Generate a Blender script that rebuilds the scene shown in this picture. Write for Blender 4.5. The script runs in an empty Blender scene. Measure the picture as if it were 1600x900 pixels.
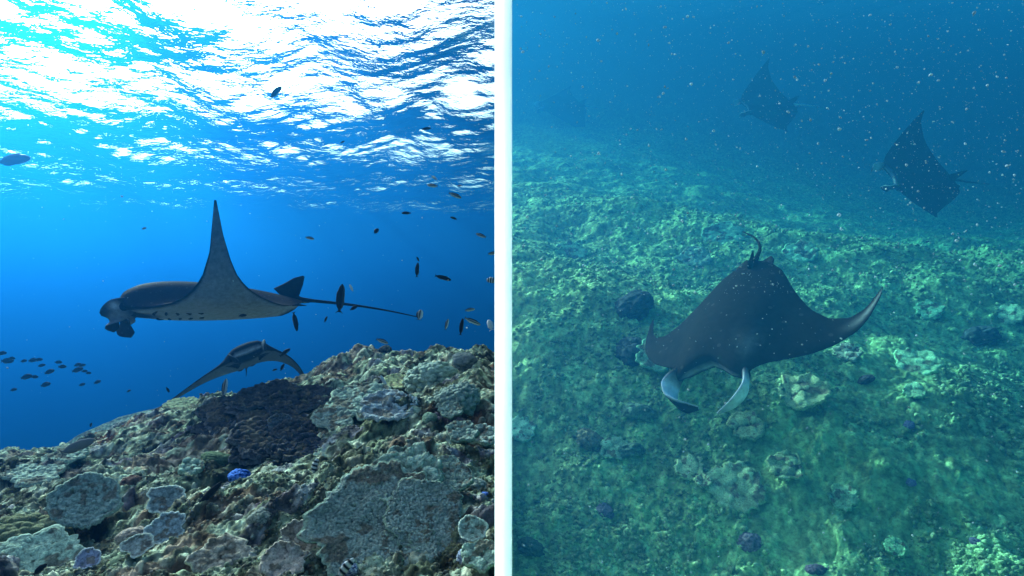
import bpy, math, random
import numpy as np
from mathutils import Vector, Matrix

# ------------------------------------------------------------------ camera, world, sun, exposure
scene = bpy.context.scene
COL = scene.collection
FPX = 960.0                       # focal length in pixels of the 1600 px wide photograph
YAW = math.atan(13.5 / FPX)       # the camera looks a touch to the right of the world's Y axis
SURF = 10.0                       # height of the sea surface above the camera

cam_d = bpy.data.cameras.new('camera')
cam = bpy.data.objects.new('camera', cam_d); COL.objects.link(cam)
cam_d.sensor_width = 36.0
cam_d.lens = 36.0 * FPX / 1600.0
cam_d.clip_start = 0.02; cam_d.clip_end = 2000.0
cam.location = (0, 0, 0)
cam.rotation_euler = (math.radians(90), 0, -YAW)
scene.camera = cam

SUN_EL, SUN_AZ = 27.0, -40.0      # degrees; azimuth from +Y, negative to the left
world = bpy.data.worlds.new('World'); scene.world = world; world.use_nodes = True
wn = world.node_tree.nodes; wl = world.node_tree.links; wn.clear()
sky = wn.new('ShaderNodeTexSky'); sky.sky_type = 'NISHITA'; sky.sun_disc = False; sky.dust_density = 6.0; sky.ozone_density = 0.5
sky.sun_elevation = math.radians(SUN_EL); sky.sun_rotation = math.radians(SUN_AZ)
bg = wn.new('ShaderNodeBackground'); bg.inputs[1].default_value = 0.15
wo = wn.new('ShaderNodeOutputWorld'); wl.new(sky.outputs[0], bg.inputs[0]); wl.new(bg.outputs[0], wo.inputs[0])

sun_d = bpy.data.lights.new('sun', 'SUN'); sun_d.energy = 5.0; sun_d.angle = math.radians(0.5); sun_d.color = (1.0, 0.95, 0.87)
sun = bpy.data.objects.new('sun', sun_d); COL.objects.link(sun)
_e, _a = math.radians(SUN_EL), math.radians(SUN_AZ)
sdir = Vector((math.cos(_e) * math.sin(_a), math.cos(_e) * math.cos(_a), math.sin(_e)))
sun.rotation_euler = sdir.to_track_quat('Z', 'Y').to_euler()

vs = scene.view_settings
vs.view_transform = 'Standard'; vs.look = 'None'; vs.gamma = 1.0; vs.use_curve_mapping = False
vs.exposure = 1.6
cy = scene.cycles
cy.max_bounces = 6; cy.diffuse_bounces = 2; cy.glossy_bounces = 2; cy.transmission_bounces = 2
cy.volume_bounces = 1; cy.transparent_max_bounces = 8
cy.use_denoising = True; cy.denoiser = 'OPENIMAGEDENOISE'
cy.sample_clamp_indirect = 4.0
cy.use_adaptive_sampling = False

rng = np.random.default_rng(7)
random.seed(7)

# ------------------------------------------------------------------ helpers
CR, CF = Vector((math.cos(YAW), -math.sin(YAW), 0)), Vector((math.sin(YAW), math.cos(YAW), 0))
CU = Vector((0, 0, 1))
def ray(px, py):
    return CF + CR * ((px - 800.0) / FPX) + CU * ((450.0 - py) / FPX)
def at(px, py, d):
    return ray(px, py) * d

def _hash(ix, iy, iz, seed):
    h = (ix.astype(np.int64) * 374761393 + iy.astype(np.int64) * 668265263 + iz.astype(np.int64) * 2147483647 + seed * 1274126177) & 0xFFFFFFFF
    h = ((h ^ (h >> 13)) * 1274126177) & 0xFFFFFFFF
    h = ((h ^ (h >> 16)) * 2246822519) & 0xFFFFFFFF
    return (h ^ (h >> 15)) & 0xFFFFFFFF
def _h01(ix, iy, iz, seed):
    return _hash(ix, iy, iz, seed) / 4294967295.0
def noise(p, seed=0):
    """value noise, p (n,3) -> 0..1"""
    f = np.floor(p); i = f.astype(np.int64); w = p - f
    w = w * w * w * (w * (w * 6 - 15) + 10)
    out = 0
    for dx in (0, 1):
        wx = w[:, 0] if dx else 1 - w[:, 0]
        for dy in (0, 1):
            wy = w[:, 1] if dy else 1 - w[:, 1]
            for dz in (0, 1):
                wz = w[:, 2] if dz else 1 - w[:, 2]
                out = out + wx * wy * wz * _h01(i[:, 0] + dx, i[:, 1] + dy, i[:, 2] + dz, seed)
    return out
def fbm(p, octaves=4, seed=0, gain=0.5):
    s = 0; a = 1.0; t = 0
    for k in range(octaves):
        s = s + a * noise(p * (2.03 ** k) + 17.3 * k, seed + k); t += a; a *= gain
    return s / t
def worley(p, seed=0, dims=3):
    """distance to the nearest and second nearest feature point, plus a random value of the nearest cell"""
    i = np.floor(p).astype(np.int64)
    d1 = np.full(len(p), 9.0); d2 = np.full(len(p), 9.0); idv = np.zeros(len(p))
    for dx in (-1, 0, 1):
        for dy in (-1, 0, 1):
            for dz in ((-1, 0, 1) if dims == 3 else (0,)):
                c0, c1, c2 = i[:, 0] + dx, i[:, 1] + dy, i[:, 2] + dz
                q = (c0 + _h01(c0, c1, c2, seed) - p[:, 0]) ** 2 + (c1 + _h01(c0, c1, c2, seed + 1) - p[:, 1]) ** 2
                if dims == 3: q = q + (c2 + _h01(c0, c1, c2, seed + 2) - p[:, 2]) ** 2
                d = np.sqrt(q); m = d < d1
                d2 = np.where(m, d1, np.minimum(d2, d)); idv = np.where(m, _h01(c0, c1, c2, seed + 3), idv); d1 = np.where(m, d, d1)
    return d1, d2, idv
def smooth(a, b, x):
    t = np.clip((x - a) / (b - a), 0, 1); return t * t * (3 - 2 * t)
def P3(x, y, z=0.0):
    x = np.asarray(x, float).ravel(); return np.stack([x, np.broadcast_to(np.asarray(y, float).ravel(), x.shape), np.broadcast_to(np.asarray(z, float).ravel(), x.shape)], 1)

def mesh_np(name, verts, faces, mat, parent=None, col=None, smooth_shade=True, link=True):
    """verts (n,3), faces (m,k) all of k corners -> one mesh object"""
    me = bpy.data.meshes.new(name)
    verts = np.asarray(verts, np.float32); faces = np.asarray(faces, np.int32)
    m, k = faces.shape
    me.vertices.add(len(verts)); me.vertices.foreach_set('co', verts.ravel())
    me.loops.add(m * k); me.loops.foreach_set('vertex_index', faces.ravel())
    me.polygons.add(m); me.polygons.foreach_set('loop_start', np.arange(0, m * k, k, dtype=np.int32))
    me.polygons.foreach_set('loop_total', np.full(m, k, np.int32))
    me.update(calc_edges=True); me.validate()
    me.polygons.foreach_set('use_smooth', np.full(len(me.polygons), bool(smooth_shade)))
    if col is not None:
        ca = me.color_attributes.new('tint', 'FLOAT_COLOR', 'POINT')
        c4 = np.ones((len(verts), 4), np.float32); c4[:, :3] = np.clip(col, 0, 1)
        ca.data.foreach_set('color', c4.ravel())
    if mat is not None: me.materials.append(mat)
    o = bpy.data.objects.new(name, me)
    if link: COL.objects.link(o)
    if parent is not None: o.parent = parent
    return o
def grid_faces(nr, nc, wrap=False, off=0):
    r = np.arange(nr - 1)[:, None]; c = np.arange(nc if wrap else nc - 1)[None, :]
    c2 = (c + 1) % nc
    a = r * nc + c; b = r * nc + c2; d = (r + 1) * nc + c; e = (r + 1) * nc + c2
    return (np.stack([a, b, e, d], -1).reshape(-1, 4) + off)
def tag(o, label, cat, group=None):
    o['label'] = label; o['category'] = cat
    if group: o['group'] = group
    return o
def empty(name, loc):
    o = bpy.data.objects.new(name, None); COL.objects.link(o); o.location = loc; o.empty_display_size = 0.1
    return o

# ------------------------------------------------------------------ materials
def new_mat(name):
    m = bpy.data.materials.new(name); m.use_nodes = True
    nt = m.node_tree; nt.nodes.clear()
    out = nt.nodes.new('ShaderNodeOutputMaterial')
    return m, nt, out
def tint_mat(name, rough=0.8, spec=0.2, scale=60.0, contrast=0.35, bump=0.4, bdist=0.01, speck=0.0):
    """a living surface: its own colour from the mesh, fine procedural mottling and relief"""
    m, nt, out = new_mat(name); N = nt.nodes.new; L = nt.links.new
    b = N('ShaderNodeBsdfPrincipled'); b.inputs['Roughness'].default_value = rough; b.inputs['Specular IOR Level'].default_value = spec; b.inputs['IOR'].default_value = 1.08   # wet skin under water hardly mirrors
    at_ = N('ShaderNodeAttribute'); at_.attribute_name = 'tint'
    tc = N('ShaderNodeTexCoord')
    n1 = N('ShaderNodeTexNoise'); n1.inputs['Scale'].default_value = scale; n1.inputs['Detail'].default_value = 6; n1.inputs['Roughness'].default_value = 0.7
    L(tc.outputs['Object'], n1.inputs['Vector'])
    mr = N('ShaderNodeMapRange'); mr.inputs[1].default_value = 0.3; mr.inputs[2].default_value = 0.7
    mr.inputs[3].default_value = 1 - contrast; mr.inputs[4].default_value = 1 + contrast
    L(n1.outputs['Fac'], mr.inputs[0])
    mx = N('ShaderNodeMix'); mx.data_type = 'RGBA'; mx.blend_type = 'MULTIPLY'; mx.inputs[0].default_value = 1.0
    L(at_.outputs['Color'], mx.inputs[6]); L(mr.outputs[0], mx.inputs[7])
    last = mx.outputs[2]
    if speck > 0:
        v = N('ShaderNodeTexVoronoi'); v.inputs['Scale'].default_value = scale * 0.7; L(tc.outputs['Object'], v.inputs['Vector'])
        lt = N('ShaderNodeMath'); lt.operation = 'LESS_THAN'; lt.inputs[1].default_value = 0.16; L(v.outputs['Distance'], lt.inputs[0])
        ml = N('ShaderNodeMath'); ml.operation = 'MULTIPLY'; ml.inputs[1].default_value = speck; L(lt.outputs[0], ml.inputs[0])
        m2 = N('ShaderNodeMix'); m2.data_type = 'RGBA'; m2.inputs[7].default_value = (0.5, 0.5, 0.48, 1)
        L(ml.outputs[0], m2.inputs[0]); L(last, m2.inputs[6]); last = m2.outputs[2]
    L(last, b.inputs['Base Color'])
    if bump > 0:
        bp = N('ShaderNodeBump'); bp.inputs['Strength'].default_value = bump; bp.inputs['Distance'].default_value = bdist
        L(n1.outputs['Fac'], bp.inputs['Height']); L(bp.outputs['Normal'], b.inputs['Normal'])
    L(b.outputs[0], out.inputs[0])
    return m
M_REEF = tint_mat('reef_crust', 0.9, 0.1, 45.0, 0.55, 0.9, 0.02)
M_CORAL = tint_mat('coral_skin', 0.9, 0.1, 130.0, 0.55, 1.0, 0.008)
M_SKIN = tint_mat('ray_skin', 0.65, 0.06, 22.0, 0.30, 0.25, 0.006, speck=0.05)
M_FISH = tint_mat('fish_skin', 0.5, 0.12, 60.0, 0.1, 0.0)
M_SNOW = tint_mat('drifting_particle', 0.9, 0.1, 200.0, 0.1, 0.0)
M_SNOW.node_tree.nodes['Principled BSDF'].inputs['Alpha'].default_value = 0.5      # half clear jelly

def water_mat():
    m, nt, out = new_mat('sea_surface'); N = nt.nodes.new; L = nt.links.new
    tc = N('ShaderNodeTexCoord')
    n1 = N('ShaderNodeTexNoise'); n1.inputs['Scale'].default_value = 0.8; n1.inputs['Detail'].default_value = 4; n1.inputs['Roughness'].default_value = 0.6
    L(tc.outputs['Object'], n1.inputs['Vector'])
    bp = N('ShaderNodeBump'); bp.inputs['Strength'].default_value = 1.0; bp.inputs['Distance'].default_value = 0.25
    g1 = N('ShaderNodeTexNoise'); g1.inputs['Scale'].default_value = 0.085; g1.inputs['Detail'].default_value = 3; L(tc.outputs['Object'], g1.inputs['Vector'])
    gm = N('ShaderNodeMapRange'); gm.inputs[1].default_value = 0.35; gm.inputs[2].default_value = 0.65; gm.inputs[3].default_value = 0.35; gm.inputs[4].default_value = 1.0
    L(g1.outputs['Fac'], gm.inputs[0]); L(gm.outputs[0], bp.inputs['Strength'])      # gusts: calmer and choppier patches
    L(n1.outputs['Fac'], bp.inputs['Height'])
    fr = N('ShaderNodeFresnel'); fr.inputs['IOR'].default_value = 1.068; L(bp.outputs['Normal'], fr.inputs['Normal'])
    tr = N('ShaderNodeBsdfTransparent'); gl = N('ShaderNodeBsdfGlossy'); gl.inputs['Roughness'].default_value = 0.08
    L(bp.outputs['Normal'], gl.inputs['Normal'])
    mx = N('ShaderNodeMixShader'); L(fr.outputs[0], mx.inputs[0]); L(tr.outputs[0], mx.inputs[1]); L(gl.outputs[0], mx.inputs[2])
    L(mx.outputs[0], out.inputs[0])
    return m
M_WATER = water_mat()

def haze_mat(name, color, absorb, density, aniso):
    m, nt, out = new_mat(name)
    v = nt.nodes.new('ShaderNodeVolumePrincipled')
    v.inputs['Color'].default_value = (*color, 1); v.inputs['Absorption Color'].default_value = (*absorb, 1)
    v.inputs['Density'].default_value = density; v.inputs['Anisotropy'].default_value = aniso
    nt.links.new(v.outputs[0], out.inputs['Volume'])
    return m

# ------------------------------------------------------------------ the two bodies of water
def haze_box(x0, x1, mat):
    y0, y1, z0, z1 = -90.0, 640.0, -32.0, SURF - 0.7
    v = [(x0, y0, z0), (x1, y0, z0), (x1, y1, z0), (x0, y1, z0), (x0, y0, z1), (x1, y0, z1), (x1, y1, z1), (x0, y1, z1)]
    f = [(0, 3, 2, 1), (4, 5, 6, 7), (0, 1, 5, 4), (1, 2, 6, 5), (2, 3, 7, 6), (3, 0, 4, 7)]
    o = mesh_np('haze', v, f, mat, smooth_shade=False); o['kind'] = 'stuff'
    return o
haze_box(-640, -0.002, haze_mat('clear_blue_water', (0.003, 0.049, 0.145), (0.0, 0.20, 0.295), 0.036, 0.81))
haze_box(0.002, 640, haze_mat('murky_green_water', (0.006, 0.075, 0.175), (0.0, 0.295, 0.375), 0.155, 0.22))

# sea surface: a wide sheet of wind waves
def sea_surface():
    ang = np.concatenate([np.linspace(-math.pi, -0.95, 70, endpoint=False), np.linspace(-0.95, 0.95, 640, endpoint=False), np.linspace(0.95, math.pi, 70)])
    rad = np.concatenate([np.linspace(0.5, 14, 20, endpoint=False), 14 * (85 / 14) ** np.linspace(0, 1, 420, endpoint=False), np.linspace(85, 600, 30)])
    A, R = np.meshgrid(ang, rad); x = (R * np.sin(A)).ravel(); y = (R * np.cos(A)).ravel()
    z = np.zeros_like(x)
    r2 = np.random.default_rng(3)
    for lam, amp, n in ((16, .16, 3), (7, .085, 4), (3.2, .040, 5), (1.5, .016, 6)):
        for k in range(n):
            th = 0.5 + r2.normal(0, 0.55); l = lam * r2.uniform(.75, 1.3)
            ph = (x * math.cos(th) + y * math.sin(th)) * 2 * math.pi / l + r2.uniform(0, 6.28) + 2.0 * noise(P3(x / (l * 2), y / (l * 2)), k)
            z += amp * r2.uniform(.6, 1.2) * (1 - 2 * np.abs(np.sin(ph / 2)) ** 1.2) * .9
    z *= smooth(300, 150, R.ravel())
    o = mesh_np('water', np.stack([x, y, z + SURF], 1), grid_faces(len(rad), len(ang)), M_WATER)
    o['kind'] = 'structure'
sea_surface()

# ------------------------------------------------------------------ the sea floor: low reef on the left, rising reef slope on the right
_ct = np.array([-1.8, -1.2, -.82, -.61, -.455, -.35, -.236, -.153, -.08, -.014, .1])
_ce = np.array([.39, .36, .302, .234, .192, .160, .123, .106, .108, .128, .13])
_cy = np.array([7.5, 6.8, 6.2, 6.4, 6.6, 6.8, 6.8, 6.6, 6.4, 6.2, 6.2])
_rt = np.array([0, .05, .2, .35, .5, .65, .85, 1.3, 1.8])
_ry = np.array([11.8, 11.6, 10.9, 9.9, 9.1, 8.5, 8.0, 7.8, 7.6])
def base_height(x, y):
    x = np.asarray(x, float); y = np.asarray(y, float); t = x / np.maximum(y, 0.3)
    # left mound
    e = np.interp(t, _ct, _ce); yc = np.interp(t, _ct, _cy)
    z0 = -1.02; zc = -e * yc
    u = (y - 2.0) / (yc - 2.0)
    h = z0 + (zc - z0) * np.clip(u, -.6, 1) ** 1.0 + .10 * np.sin(np.clip(u, 0, 1) * math.pi) * (1 - smooth(-.5, -.9, t))
    fall = np.maximum(y - yc, 0)
    hl = h - 0.12 * fall ** 2 / (0.6 + fall) - .55 * fall * smooth(0, 2.5, fall)
    far = -28 + 25.3 * np.exp(-((x + 7.2) / 9.0) ** 4 - ((y - 16.0) / 5.0) ** 4) - .11 * np.abs(x + 5.6)
    hl = np.maximum(hl, far)
    # right slope
    el = np.interp(y, [0, 1.6, 2.0, 2.7, 3.4, 4.0, 4.6, 5.25, 6.5, 8, 11, 14, 17, 20, 23, 60, 200], [-1.1, -.80, -.64, -.47, -.28, -.155, -.07, 0, .08, .125, .178, .22, .27, .37, .50, .18, .05])
    low = 1 - .55 * smooth(.1, .85, t) * smooth(4.5, 7, y) * smooth(24, 12, y)
    hr = y * np.where(el > 0, el * low, el) + .16 * np.sin(y * 1.5 + x * 1.1) * smooth(12, 6, y)
    m = smooth(-.010, .010, t)
    return hl * (1 - m) + hr * m, m
def reef_detail(x, y, m):
    p = P3(x, y)
    big = fbm(p * 1.1, 3, 11) - .5
    med = fbm(p * 4.2 + 5, 3, 21) - .5
    d1, d2, idv = worley(P3(x + .03 * (fbm(p * 14, 2, 5) - .5), y) * 8.5, 31, 2)
    lump = np.sqrt(np.clip(1 - d1 ** 2 * 1.3, 0, 1)) * (0.3 + idv)
    e1, e2, idv2 = worley(p * 26, 41, 2)
    nub = np.sqrt(np.clip(1 - e1 ** 2 * 1.4, 0, 1)) * (.2 + idv2)
    fine = fbm(p * 38, 3, 51, .6) - .5
    l = .34 * big + .19 * med + .045 * lump * (.3 + 1.2 * smooth(.4, .6, noise(p * 1.7, 77))) + .020 * nub + .034 * fine
    r = .34 * big + .10 * med + .026 * (lump - .4) + .012 * nub + .014 * fine
    k = smooth(34, 13, np.asarray(y, float))
    k2 = smooth(16, 12.5, np.asarray(y, float))
    l = .34 * big + k2 * (l - .34 * big)
    r = r * k2
    return (l * (1 - m) + r * m) * k, big, med, lump, nub, idv, idv2
def height(x, y):
    h, m = base_height(x, y)
    return h + reef_detail(np.asarray(x, float), np.asarray(y, float), m)[0]

def ramp(v, stops):
    xs = [s[0] for s in stops]; return np.stack([np.interp(v, xs, [s[1][k] for s in stops]) for k in range(3)], 1)
def reef_colour(x, y, m, big, med, lump, nub, idv, idv2):
    p = P3(x, y)
    a = fbm(p * 2.3 + 3, 4, 61); b = fbm(p * 7 + 9, 3, 71); c = noise(p * 30, 81); d = fbm(p * 1.1 + 40, 3, 91)
    # left: mint, dark olive, red brown, pinkish beige
    L = ramp(a, [(.25, (.05, .06, .05)), (.42, (.16, .19, .14)), (.5, (.30, .40, .32)), (.58, (.20, .15, .12)), (.7, (.36, .30, .27)), (.8, (.45, .44, .38))])
    mint = smooth(.50, .61, b)[:, None]; L = L * (1 - mint) + np.array([.40, .49, .42]) * mint
    br = smooth(.56, .66, d)[:, None] * smooth(.45, .3, b)[:, None]; L = L * (1 - br) + np.array([.20, .10, .07]) * br
    sp = (idv2 > .86)[:, None] * .7; L = L * (1 - sp) + np.array([.60, .62, .55]) * sp
    pu = (idv > .93)[:, None] * .5; L = L * (1 - pu) + np.array([.22, .2, .38]) * pu
    R = ramp(a, [(.25, (.08, .12, .10)), (.42, (.13, .21, .15)), (.52, (.20, .31, .22)), (.62, (.15, .20, .15)), (.75, (.29, .36, .25)), (.85, (.36, .42, .3))])
    g = smooth(.55, .66, b)[:, None]; R = R * (1 - g) + np.array([.24, .40, .28]) * g
    dk = smooth(.54, .66, d)[:, None] * .7; R = R * (1 - dk) + np.array([.05, .07, .07]) * dk
    sp = (idv2 > .86)[:, None] * .6; R = R * (1 - sp) + np.array([.55, .66, .5]) * sp
    R = .4 * R + .6 * np.array([.19, .27, .19])
    out = (L * (1 - m[:, None]) + R * m[:, None]) * ((.07 + .68 * c ** 1.8) * (1 - m) + (.22 + .36 * c) * m)[:, None]
    w = smooth(12, 20, np.asarray(y, float))[:, None]      # beyond sight the grains merge
    out = out * (np.array([1.8, 1.8, 1.55]) * (1 - m[:, None]) + m[:, None] * np.array([3.3, 4.3, 2.5]))
    return out * (1 - w) + np.array([.10, .11, .09]) * w
def sea_floor():
    s = .0016
    tcol = np.concatenate([np.linspace(-1.75, -.86, 60, endpoint=False), np.arange(-.86, -.010, s), np.linspace(-.010, .010, 9), np.arange(.010 + s, .86, s), np.linspace(.862, 1.75, 60)])
    yrow = np.concatenate([np.linspace(.3, 1.9, 10, endpoint=False), 1.9 * (13.5 / 1.9) ** np.linspace(0, 1, 620, endpoint=False), np.linspace(13.5, 20, 80, endpoint=False), np.linspace(20, 30, 20), np.linspace(32, 190, 20)])
    T, Y = np.meshgrid(tcol, yrow); x = (T * Y).ravel(); y = Y.ravel()
    h, m = base_height(x, y); det, *rest = reef_detail(x, y, m)
    o = mesh_np('seabed', np.stack([x, y, h + det], 1), grid_faces(len(yrow), len(tcol)), M_REEF, col=reef_colour(x, y, m, *rest))
    o['kind'] = 'structure'
    f = mesh_np('deep_seabed', [(-600, -80, -30.0), (600, -80, -30.0), (600, 600, -30.0), (-600, 600, -30.0)], [(0, 1, 2, 3)], M_REEF, col=np.full((4, 3), .12))
    f['kind'] = 'structure'
sea_floor()

def hit(px, py):
    r = ray(px, py); d = np.geomspace(1.5, 20, 4000)
    x, y, z = r.x * d, r.y * d, r.z * d
    hh = height(x, y); k = int(np.argmax(hh > z))
    return Vector((x[k], y[k], hh[k])), d[k]

# ------------------------------------------------------------------ added white divider post, covers the seam between the two halves of the reef
def added_divider():
    m, nt, out = new_mat('divider_white'); N = nt.nodes.new; L = nt.links.new
    b = N('ShaderNodeBsdfPrincipled'); b.inputs['Roughness'].default_value = 0.5
    b.inputs['Subsurface Weight'].default_value = 1.0; b.inputs['Subsurface Radius'].default_value = (1, 1, 1); b.inputs['Subsurface Scale'].default_value = .3   # milky body passes sunlight from behind to whiten the divider
    n = N('ShaderNodeTexNoise'); n.inputs['Scale'].default_value = 9; n.inputs['Detail'].default_value = 5
    cr = N('ShaderNodeValToRGB'); cr.color_ramp.elements[0].color = (.93, .93, .93, 1); cr.color_ramp.elements[1].color = (.97, .97, .97, 1)
    L(n.outputs['Fac'], cr.inputs[0]); L(cr.outputs[0], b.inputs['Base Color']); L(b.outputs[0], out.inputs[0])
    d = 1.6; w = .0141 * d; dp = .046; be = .001
    prof = [(-w + be, d), (w - be, d), (w, d + be), (w, d + dp - be), (w - be, d + dp), (-w + be, d + dp), (-w, d + dp - be), (-w, d + be)]
    zs = [-2.3, SURF + .6]
    v = [(x, y, z) for z in zs for x, y in prof]
    f = [(k, (k + 1) % 8, 8 + (k + 1) % 8, 8 + k) for k in range(8)]
    me = bpy.data.meshes.new('added_divider'); me.from_pydata(v, [], f + [tuple(range(8, 16)), tuple(range(7, -1, -1))]); me.materials.append(m)
    o = bpy.data.objects.new('added_divider', me); COL.objects.link(o)
    tag(o, 'added tall slim white divider post covering the seam between the two reefs', 'post')
added_divider()

# ------------------------------------------------------------------ manta rays
def tube(path, rad, n=10, flat=None):
    """swept closed tube along path (k,3); rad (k,) or (k,2) half width / half height, flat = width directions (k,3)"""
    path = np.asarray(path, float); k = len(path)
    rad = np.asarray(rad, float);
    if rad.ndim == 1: rad = np.stack([rad, rad], 1)
    tan = np.gradient(path, axis=0); tan /= np.linalg.norm(tan, axis=1)[:, None] + 1e-9
    wdir = np.broadcast_to(np.asarray(flat if flat is not None else (0, 0, 1), float), path.shape).copy()
    wdir -= (wdir * tan).sum(1)[:, None] * tan; wdir /= np.linalg.norm(wdir, axis=1)[:, None] + 1e-9
    ndir = np.cross(tan, wdir)
    a = np.arange(n) * 2 * math.pi / n
    v = path[:, None, :] + wdir[:, None, :] * (np.cos(a)[None, :, None] * rad[:, 0, None, None]) + ndir[:, None, :] * (np.sin(a)[None, :, None] * rad[:, 1, None, None])
    f = grid_faces(k, n, True)
    side = np.broadcast_to(np.sin(a)[None, :], (k, n)).ravel()
    edge = np.broadcast_to(np.cos(a)[None, :], (k, n)).ravel()
    return v.reshape(-1, 3), f, side, edge
def spline(pts, n):
    pts = np.asarray(pts, float); k = len(pts); t = np.linspace(0, k - 1, n)
    P = np.vstack([2 * pts[0] - pts[1], pts, 2 * pts[-1] - pts[-2]])
    i = np.minimum(t.astype(int), k - 2); u = (t - i)[:, None]
    a, b, c, d = P[i], P[i + 1], P[i + 2], P[i + 3]
    return .5 * (2 * b + (c - a) * u + (2 * a - 5 * b + 4 * c - d) * u ** 2 + (3 * b - a - 3 * c + d) * u ** 3)
def tab(s, table):
    xs = np.array([p[0] for p in table]); ys = np.array([p[1] for p in table])
    # smooth table lookup
    f = np.interp(np.linspace(0, 1, 401), xs, ys); k = np.exp(-np.linspace(-2.2, 2.2, 31) ** 2); k /= k.sum()
    g = np.convolve(np.pad(f, 15, mode='reflect', reflect_type='odd'), k, 'valid')
    return np.interp(s, np.linspace(0, 1, 401), g)

def manta(label, centre, F, U, S, LE, TE, th_left, th_right, fins, tail, belly=(.20, .225, .26), back=(.012, .013, .016), tailcol=None, span=1.0, span_l=None, fat=1.0, finpale=(.42, .49, .58), fintop=False, dfin=1.0, gill=True, patch=None, ns=57, nc=25):
    F = Vector(F).normalized(); U = Vector(U); U = (U - F * U.dot(F)).normalized(); Lv = U.cross(F)
    root = empty('manta_ray', centre)
    root.matrix_world = Matrix(((F.x, Lv.x, U.x, centre.x), (F.y, Lv.y, U.y, centre.y), (F.z, Lv.z, U.z, centre.z), (0, 0, 0, 1)))
    tag(root, label, 'manta ray', 'manta rays')
    # span curves
    sf = np.linspace(0, 1, 401)
    def curve(th):
        a = np.radians(tab(sf, th)); a = a * smooth(0, .12, sf)
        yy = np.concatenate([[0], np.cumsum(np.cos(a[:-1]) / 400)]); zz = np.concatenate([[0], np.cumsum(np.sin(a[:-1]) / 400)])
        return yy, zz, a
    cl, crr = curve(th_left), curve(th_right)
    def span_(s, sg):
        sp = span_l if span_l and sg > 0 else span
        return np.where(s < .15, 1.0, (.15 + (s - .15) * (sp - .15) / .85) / np.maximum(s, .15))
    def section(s, sidesign):
        yy, zz, a = cl if sidesign > 0 else crr
        return np.interp(s, sf, yy) * sidesign * span_(s, sidesign), np.interp(s, sf, zz) * span_(s, sidesign), np.interp(s, sf, a) * sidesign
    u = np.sin(np.linspace(-1, 1, ns) * math.pi / 2 * .98) / math.sin(math.pi / 2 * .98)
    ch = (1 - np.cos(np.linspace(0, 1, nc) * math.pi)) / 2
    def thick(s): return fat * .185 * np.exp(-(s / .24) ** 2) + .050 * (1 - s) ** .8 + .006
    def prof(c, s):
        e = .30 + .35 * smooth(.1, .3, s)
        return (c ** e) * (1 - c) ** .85 * 1.55 + 0.0
    rows = []; cols = []
    for uu in u:
        s = abs(uu); sg = 1 if uu >= 0 else -1
        y, z, a = section(s, sg); xl = float(tab(s, LE)); xt = float(tab(s, TE))
        t = thick(s); x = xl + (xt - xl) * ch
        p = prof(ch, s) * t
        # flatten the snout a little so that the gape reads as a slot
        ny, nz = -math.sin(a), math.cos(a)
        up = np.stack([x, y + ny * p * .62, z + nz * p * .62], 1)
        lo = np.stack([x, y - ny * p * .38, z - nz * p * .38], 1)[1:-1][::-1]
        ring = np.vstack([up, lo]); rows.append(ring)
        b = np.array(back); w = np.array(belly)
        cu = np.tile(b, (nc, 1)); clow = np.tile(w, (nc - 2, 1)); cc = ch[1:-1][::-1]
        edge = np.clip(smooth(.10, .03, cc) + smooth(.93, .99, cc) * (s > .15) + smooth(.93, 1.0, np.full_like(cc, s)), 0, 1)
        clow = clow * (1 - edge[:, None]) + b * edge[:, None]
        dark = smooth(.25, .9, np.full_like(cc, s)) * .62
        clow = clow * (1 - dark[:, None])
        if s < .15:   # dark gape with a white lip
            lip = .45 * (ch < .001)[:, None]; cu = cu * (1 - lip) + np.array([.55, .6, .66]) * lip
            gp = smooth(.22, .10, cc)[:, None]; clow = clow * (1 - gp) + np.array([.012, .018, .03]) * gp
        if patch is not None:   # pale shoulder and wing patches on the back
            for (ps, pc, pr, side_, amt) in patch:
                if side_ == 0 or side_ == sg:
                    g = (np.exp(-((s - ps) / pr) ** 2 - ((ch - pc) / (pr * 2.2)) ** 2) * amt)[:, None]; cu = cu * (1 - g) + np.array([.35, .38, .36]) * g
        cols.append(np.vstack([cu, clow]))
    n = 2 * nc - 2
    v = np.vstack(rows) * S; c = np.vstack(cols); f = grid_faces(ns, n, True)
    # caps at the wing tips
    f = np.vstack([f] + [np.array([[o0 + k, o0 + k + 1, o0 + n - k - 2, o0 + n - k - 1]]) for o0 in (0, (ns - 1) * n) for k in range(1, nc - 2)])
    body = mesh_np('body', v, f, M_SKIN, root, col=c)
    # cephalic fins
    for (pts, wid, wd, inner) in fins:
        path = spline(pts, 22) * S; k = np.linspace(0, 1, 22)
        ww = np.interp(k, np.linspace(0, 1, len(wid)), wid) * S; th = np.interp(k, [0, .3, 1], [.022, .014, .004]) * S
        vv, ff, side, edge = tube(path, np.stack([ww, th], 1), 16, wd)
        wht = smooth(-.2, .3, side * inner)[:, None] * (1 - .6 * smooth(.5, 1, np.repeat(k, 16)))[:, None]
        wht = np.maximum(wht, (smooth(.8, .97, edge) * .7)[:, None]) * smooth(.12, .38, np.repeat(k, 16))[:, None]
        if fintop:      # dark crown running down to the cheek, with a white spot in front of the eye
            wht = wht * smooth(.55, -.15, edge)[:, None]; kk = np.repeat(k, 16)
            wht = wht + (3.2 * np.exp(-((kk - .40) / .07) ** 2 - ((edge - .45) / .3) ** 2) * (side * inner > 0))[:, None]
        cc = np.array(back) * 1.6 * (1 - wht) + np.array(finpale) * wht
        mesh_np('cephalic_fin', vv, ff, M_SKIN, root, col=cc)
    # tail, dorsal fin, pelvic fins
    pt = spline(tail, 30) * S; k = np.linspace(0, 1, 30)
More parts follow.
